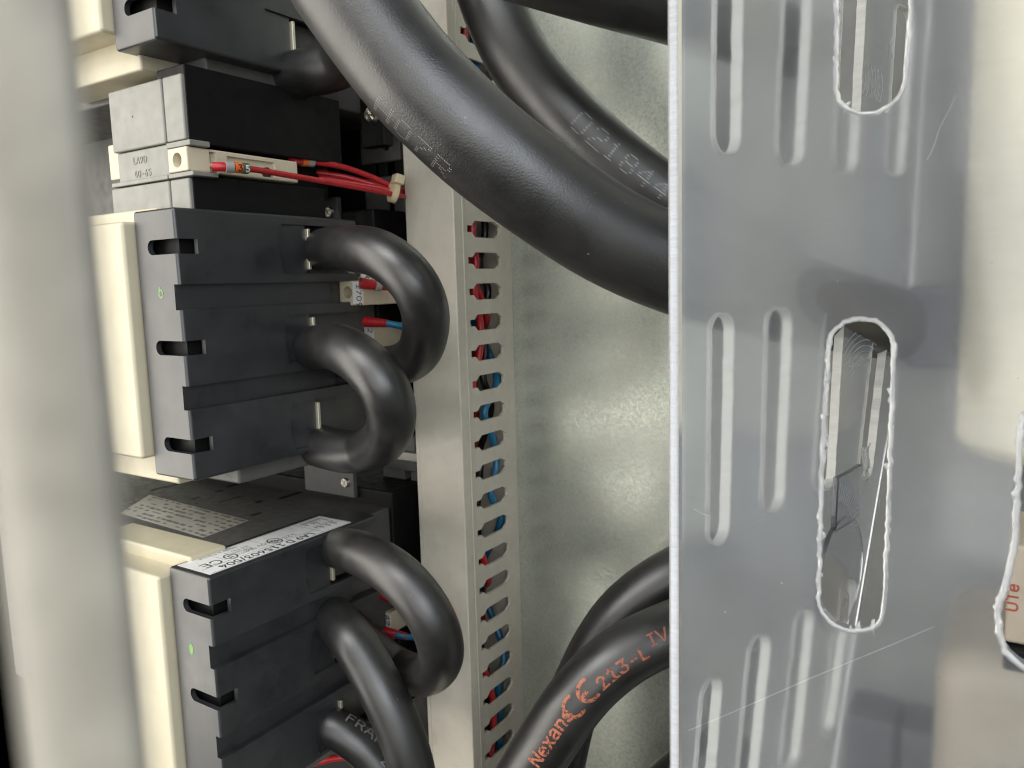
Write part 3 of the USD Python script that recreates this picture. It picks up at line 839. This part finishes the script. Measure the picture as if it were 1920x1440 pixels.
control_lead([at(736, 1188, y=233), at(756, 1193, y=234), at(780, 1195, y=238), at(830, 1196, y=250)], 'blue_wire', 'blue lead with red ferrule inside the loop of the lowest contactor')
control_lead([at(728, 1120, y=234), at(742, 1128, y=235), at(765, 1140, y=238), at(800, 1152, y=248)], 'red_wire', 'short red lead above the blue one inside the lowest loop')
control_lead([at(693, 1330, y=222), at(703, 1360, y=226), at(716, 1385, y=232), at(745, 1400, y=243)], 'red_wire', 'red lead showing between the two cables of the lowest contactor')
wire('red_wire', [at(560, 1440, y=206), at(600, 1428, y=208), at(640, 1420, y=212), at(690, 1425, y=220), at(760, 1440, y=240)], 1.3, 'red_wire', 'lone red wire along the bottom edge under the lowest contactor', 'wire')
# copper strand tips showing at the pole wells
for own, (u, v), Yc in ((lower, (646, 1155), 201), (middle, (644, 705), 203)):
    c = at(u, v, y=Yc)
    part('copper_tip', cyl(c, c + [2.0, 2, -1], 1.0), 'copper_tip', own)
# hook hanging below the lowest loop
hk = at(757, 1292, y=228)
hook = Tube([hk + q for q in ((-5, 0, 6), (-2.6, 0, 2.0), (-.6, 0, -1.5), (2, 0, -2.0), (3.6, 0, .6), (3.2, 0, 5))], 1.0, 12)
solo('wire_hook', hook.mesh(), 'tie_nylon', 'small pale hook hanging under the cable loop of the lowest contactor', 'hook')
# support rails on the panel between the contactors
rails = [((706, 285), 'narrow grey steel rail beside the tied red wires'), ((733, 285), 'wider grey rail between the tied red wires and the duct')]
for k, ((u, v), lb) in enumerate(rails):
    c = at(u, v, y=262)
    solo('support_rail', box(c[0] - (.9, 2.4)[k], c[0] + (.9, 2.2)[k], 262, PANEL_Y - .2, 26, 72, .3), ('cream_strip', 'body_grey')[k], lb, 'rail')
c = at(770, 856, y=258)
solo('support_rail', box(c[0] - 8, c[0] + 5, 258, PANEL_Y - .2, c[2] - 2.2, c[2] + 1.6, .5), 'label_beige', 'pale rail end under the lower loop of the middle contactor', 'rail')

# ------------------------------------------------------------------ clear cover on the right
cv = thing('clear_cover', 'scratched clear plastic cover with long slots on the right of the photo', 'protective cover', (-20, 135, -300))
YF = 131.0
fq = lambda u, v: at(u, v, y=YF)[[0, 2]]


def rounded_slot(poly, r):
    return Polygon(poly).buffer(-r).buffer(r, quad_segs=10)


mid = rounded_slot([fq(1556, 598), fq(1676, 598), fq(1668, 900), fq(1655, 1184), fq(1532, 1184), fq(1540, 880)], 4.4)
top = rounded_slot([fq(1572, -330), fq(1715, -330), fq(1706, 60), fq(1690, 214), fq(1566, 214), fq(1568, 60)], 4.6)
rgt = rounded_slot([fq(1922, 600), fq(2080, 600), fq(2060, 1270), fq(1882, 1258), fq(1870, 1150), fq(1902, 1030), fq(1914, 820)], 4.8)
low = rounded_slot([fq(1536, 1560), fq(1650, 1560), fq(1640, 2200), fq(1520, 2200)], 4.4)


def ragged(poly, amp, seed, step=.5):
    L = poly.exterior.length; out = []
    for s in np.arange(0, L, step):
        p = np.array(poly.exterior.interpolate(s).coords[0]); q = np.array(poly.exterior.interpolate(s + .1).coords[0])
        n = np.array([-(q - p)[1], (q - p)[0]]) / max(np.linalg.norm(q - p), 1e-9)
        k = meshkit.fbm(np.array([s * .55, seed, 0.0]), 3, seed) - .5
        out.append(p + n * amp * k * 2)
    return Polygon(out).buffer(0)


XR = at(1253, 720, y=YF)[0] + 1.9
sheet = Polygon([(XR, -210), (170, -210), (170, 190), (XR, 190)])
cut = [ragged(q, .35, 3 + i) for i, q in enumerate((mid, top, rgt, low))]
sheet = sheet.difference(unary_union(cut))


def prism_y(poly, y0, y1):
    rings = [np.array(poly.exterior.coords)[:-1]] + [np.array(r.coords)[:-1] for r in poly.interiors]
    c = CrossSection(rings, m3.FillRule.EvenOdd)
    return Manifold.extrude(c, y1 - y0).transform(np.array([[1, 0, 0, 0], [0, 0, -1, y1], [0, 1, 0, 0.]]))


part('front_sheet', prism_y(sheet, YF, YF + 2.6), 'sheet_front', cv, smooth=25)
# folded front edge
ed = Manifold.batch_hull([cyl((XR - .95, YF + 1.0, z), (XR - .95, YF + 1.0, z + 1), .95) for z in (-210, 189)])
part('folded_edge', ed, 'sheet_edge', cv, smooth=40)  # bright refraction along the bend put into a milkier material


def burr(poly, seed, r=.62):
    """raised ragged rim left by the cutter round a slot"""
    L = poly.exterior.length; n = int(L / .45); k = 12
    a = np.linspace(0, 2 * np.pi, k, endpoint=False); v = []
    for i in range(n):
        s = i * L / n
        p = np.array(poly.exterior.interpolate(s).coords[0]); q = np.array(poly.exterior.interpolate((s + .2) % L).coords[0])
        d = (q - p) / np.linalg.norm(q - p); nn = np.array([-d[1], d[0]])
        f1 = meshkit.fbm(np.array([s * .35, 5.0, seed]), 4, seed); f2 = meshkit.fbm(np.array([s * 1.1, 9.0, seed]), 3, seed + 4)
        rr = r * (.75 + .45 * f1 + 1.6 * max(f2 - .68, 0)); off = (f2 - .5) * .45
        for b in a:
            e = rr * (1 + .25 * (meshkit.noise(np.array([s * 2.2, math.cos(b) * 2, math.sin(b) * 2.0]), seed) - .5))
            w = p + nn * (math.cos(b) * e + off)
            v.append((w[0], YF + .3 + math.sin(b) * e * .8, w[1]))
    i = np.arange(n)[:, None] * k; j = np.arange(k)[None]; i2 = ((np.arange(n) + 1) % n)[:, None] * k; j2 = (j + 1) % k
    q = np.stack([i + j, i + j2, i2 + j2, i2 + j], -1).reshape(-1, 4)
    return trimesh.Trimesh(np.array(v), np.vstack([q[:, [0, 1, 2]], q[:, [0, 2, 3]]]), process=False)


for k_, q in enumerate((mid, top, rgt, low)):
    part('ragged_rim', burr(q, 11 + k_, (.37, .37, .48, .36)[k_]), 'sheet_burr', cv, smooth=60, label='rough whitened rim of a hand cut slot')

# chewed chips left along the cut edges
rc_ = np.random.default_rng(21)
for poly, lo_, hi_, n_ in ((mid, .50, .97, 13), (mid, .05, .3, 4), (top, .0, 1.0, 10), (rgt, .3, .8, 5)):
    for _ in range(n_):
        s_ = rc_.uniform(lo_, hi_) * poly.exterior.length
        p_ = np.array(poly.exterior.interpolate(s_).coords[0]); q_ = np.array(poly.centroid.coords[0]); q_ = (q_ - p_) / np.linalg.norm(q_ - p_)
        c_ = np.array([p_[0] + q_[0] * .25, YF + rc_.uniform(.2, 1.4), p_[1] + q_[1] * .25])
        pts_ = c_ + rc_.normal(0, 1, (9, 3)) * np.array([.32, .35, rc_.uniform(.35, 1.0)])
        part('chip', Manifold.hull_points(pts_), 'sheet_burr', cv, smooth=False)

# side flange going back into the cabinet, with narrow slots
AN = math.radians(9)
FA = np.array([math.sin(AN), math.cos(AN), 0]); FN = np.array([math.cos(AN), -math.sin(AN), 0])
TH = 2.0
FP = at(1253, 720, y=YF + 2.6) + FN * (TH + .1); FP[2] = 0


def on_flange(u, v):
    d = np.array([(u - 960) / FPX, -(v - 720) / FPX, 1.0]) @ CAM
    r = d * ((FN @ FP) / (FN @ d))
    return np.array([(r - FP) @ FA, r[2]])


def flange_prism(poly, t0, t1):
    rings = [np.array(poly.exterior.coords)[:-1]] + [np.array(r.coords)[:-1] for r in poly.interiors]
    c = CrossSection(rings, m3.FillRule.EvenOdd)
    m = Manifold.extrude(c, t1 - t0)
    return m.transform(np.column_stack([FA, [0, 0, 1.0], FN, FP + FN * t0]))


rows = [[((1342, 290), (1391, 290)), ((1458, 311), (1508, 311)), ((1564, 323), (1607, 323)), ((1661, 329), (1696, 329))],
        [((1337, 587), (1380, 587)), ((1442, 578), (1488, 578)), ((1550, 571), (1584, 571)), ((1645, 567), (1672, 567))],
        [((1332, 1020), (1370, 1020)), ((1431, 959), (1471, 959)), ((1526, 919), (1564, 919)), ((1608, 897), (1634, 897))],
        [((1323, 1269), (1359, 1269)), ((1411, 1189), (1449, 1189)), ((1497, 1140), (1529, 1140)), ((1574, 1084), (1602, 1084))],
        [((1300, 1560), (1334, 1560)), ((1381, 1500), (1417, 1500)), ((1464, 1440), (1498, 1440)), ((1544, 1376), (1562, 1376))]]
slots = []
for c in range(4):
    col = [[on_flange(*q) for q in rows[r][c]] for r in range(5)]
    zt0, zt1, zm0, zm1 = [np.mean([p[1] for p in col[r]]) for r in (0, 1, 2, 3)]
    up_ = [p + [ (col[0][0] - col[1][0])[0] * 1.2, 46] for p in col[0]]
    slots.append(np.array([up_[0], up_[1], col[0][1], col[0][0]]))
    slots.append(np.array([col[1][0], col[1][1], col[2][1], col[2][0]]))
    slots.append(np.array([col[3][0], col[3][1], col[4][1], col[4][0]]))
spoly = []
for k_, s in enumerate(slots):
    P_ = Polygon(s).buffer(0)
    r_ = min(4.0, .46 * min(np.linalg.norm(s[0] - s[1]), np.linalg.norm(s[2] - s[3])))
    P_ = P_.buffer(-r_ * .98).buffer(r_ * .98, quad_segs=8)
    spoly.append(ragged(P_, .25, 50 + k_, .8))
rear = [on_flange(1760, -80), on_flange(1741, 117), on_flange(1714, 560), on_flange(1610, 1181), on_flange(1572, 1440), on_flange(1555, 1560)]
fl = Polygon([(0, 110), tuple(rear[0]), *[tuple(q) for q in rear[1:]], (0, rear[-1][1])])
fl = fl.difference(unary_union(spoly))
fl_back = Polygon([(0, 110), *[(q[0] - 2.6, q[1]) for q in rear], (0, rear[-1][1])]).difference(unary_union(spoly))
part('side_flange', flange_prism(fl_back, -TH, -.1) + flange_prism(fl, -.2, 0), 'sheet_flange', cv, smooth=25)
for k_, q in enumerate(spoly):
    ringp = q.buffer(.16).difference(q.buffer(-.26))
    part('slot_lip', flange_prism(ringp, -TH - .1, .12), 'sheet_wall', cv, smooth=25, label='milky machined lip of a narrow slot')
# torn swarf hanging in two of the slots
r_ = np.random.default_rng(5)
for (u, v, n_) in ((1625, 872, 26), (1580, 1150, 14), (1668, 92, 8)):
    a0, z0_ = on_flange(u, v)
    pts = [FP + FA * (a0 + r_.uniform(-2.6, 2.6)) + [0, 0, z0_ + r_.uniform(-6, 6)] + FN * r_.uniform(-1, .5) for _ in range(n_)]
    part('swarf', Tube(pts, .22, 8).mesh(), 'sheet_burr', cv, smooth=True)
# saw marks across the flange
sw = []
for k_ in range(16):
    a = math.radians(15 + 5 * k_); c0 = on_flange(1548, 990)
    p0 = c0 + np.array([math.sin(a) * 15, math.cos(a) * 11 - 4]); p1 = c0 + np.array([math.sin(a) * 20, math.cos(a) * 15 - 4])
    sw.append(LineString([p0, p1]).buffer(.12))
for k_ in range(7):
    c0 = on_flange(1618, 700)
    sw.append(LineString([c0 + np.array([(9 + k_ * 1.5) * math.sin(b) * 1.3, (9 + k_ * 1.5) * math.cos(b) - 6]) for b in np.linspace(-.75, .35 + .05 * k_, 12)]).buffer(.08))
for k_ in range(6):
    c0 = on_flange(1620, 145)
    sw.append(LineString([c0 + np.array([3 * math.cos(b) - 2 + k_ * 2.6, 4.5 * math.sin(b)]) for b in np.linspace(-1.1, .9, 12)]).buffer(.12))
for q in sw:
    part('saw_mark', flange_prism(q, -.05, .06), 'sheet_edge', cv, smooth=False)
# clear disc and tab added for reflections showing in the middle slot
dc = on_flange(1600, 1045)
d3 = FP + FA * dc[0] + [0, 0, dc[1]]
part('clear_washer', cyl(d3 + FN * 1.0 + FA * -14, d3 + FN * 2.2 + FA * -14, 15, n=48), 'sheet_front', cv)
t3 = on_flange(1578, 930); t3 = FP + FA * t3[0] + [0, 0, t3[1]]
part('clear_tab', box(-9, 9, -7, 7, 0, 1.5, .6).transform(np.column_stack([FA, [0, .1, 1], FN, t3 + FN * .6])), 'sheet_front', cv)

# long scratches on the front sheet
sc_ = []
for a, b in (((1290, 1370), (1750, 1175)), ((1738, 300), (1790, 180)), ((1300, 955), (1330, 968))):
    p_ = [fq(a[0] + (b[0] - a[0]) * t + 2 * math.sin(9 * t), a[1] + (b[1] - a[1]) * t) for t in np.linspace(0, 1, 9)]
    sc_.append(prism_y(LineString(p_).buffer(.013), YF - .02, YF + .02))
for q in sc_:
    part('scratch', q, 'sheet_edge', cv, smooth=False)

# ------------------------------------------------------------------ things behind the clear cover at the far right
solo('backing_plate', box(-98, 150, 281, 283, -300, 300), 'shade_grey', 'added mid grey plate that darkens the view behind the clear cover', 'shade plate')  # added sheet, its grey carries the shade on the panel there
g = thing('round_post', 'added cream rounded post standing behind the clear cover at far right', 'glare_shape', at(1880, 900, y=262))
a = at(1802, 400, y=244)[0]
part('post_body', Manifold.batch_hull([cyl((a + 24, 260, z), (a + 24, 260, z + 1), 24, n=64) for z in (-46, 200)]) + Manifold.sphere(24, 48).scale((1, 1, .35)).translate((a + 24, 260, -46)), 'glare_cream', g)  # warm glare in the sheet modelled as a pale cream column
a, b = at(1700, 600, y=262), at(1960, 690, y=262)
solo('busbar_support', box(a[0], b[0] + 30, 248, 270, at(1750, 690, y=262)[2], at(1750, 535, y=262)[2], 2).translate((0, 12, 0)), 'blue_grey', 'dark grey horizontal support bar behind the clear cover at right', 'support bar')
g = thing('circuit_breaker', 'beige breaker body dimly seen behind the lower right of the clear cover', 'circuit breaker', at(1850, 1440, y=230))
a, b = at(1752, 1215, y=205), at(2010, 1500, y=205)
part('case', box(a[0], b[0], 205, 262, b[2] - 60, a[2], 9.0, 24), 'beige_box', g)
part('toggle', box(a[0] + 10, a[0] + 24, 198, 205.5, a[2] - 40, a[2] - 28, 1.2), 'black_plastic', g)
g = thing('fuse_holder', 'pale fuse holder with red print seen through the rightmost slot', 'fuse holder', at(1930, 1250, y=170))
a, b = at(1892, 1020, y=165), at(1990, 1205, y=165)
part('case', box(a[0], b[0], 165, 190, b[2] - 2, a[2], .8), 'beige_box', g)
part('clip', box(a[0], b[0], 163, 189, b[2] - 6, b[2] - 2.2, .5), 'black_plastic', g)
part('red_print', cat(plate_text(meshkit.text_mesh('UTe', 2.0, .04, True), (at(1908, 1150, y=165)[0], 164.97, at(1908, 1150, y=165)[2]), (0, 0, 1), (-1, 0, 0))), 'ink_red', g, smooth=False)
for k_, (u0, u1, v0) in enumerate(((1585, 1672, 1335), (1690, 1748, 1362))):
    a, b = at(u0, v0, y=262), at(u1, 1600, y=262)
    solo('relay', box(a[0], b[0], 262, PANEL_Y - .2, b[2], a[2], 1.5), 'blue_grey', ('left dark relay dimly seen through the bottom of the clear cover', 'right dark relay dimly seen through the bottom of the clear cover')[k_], 'relay', 'dark relays behind the clear cover')
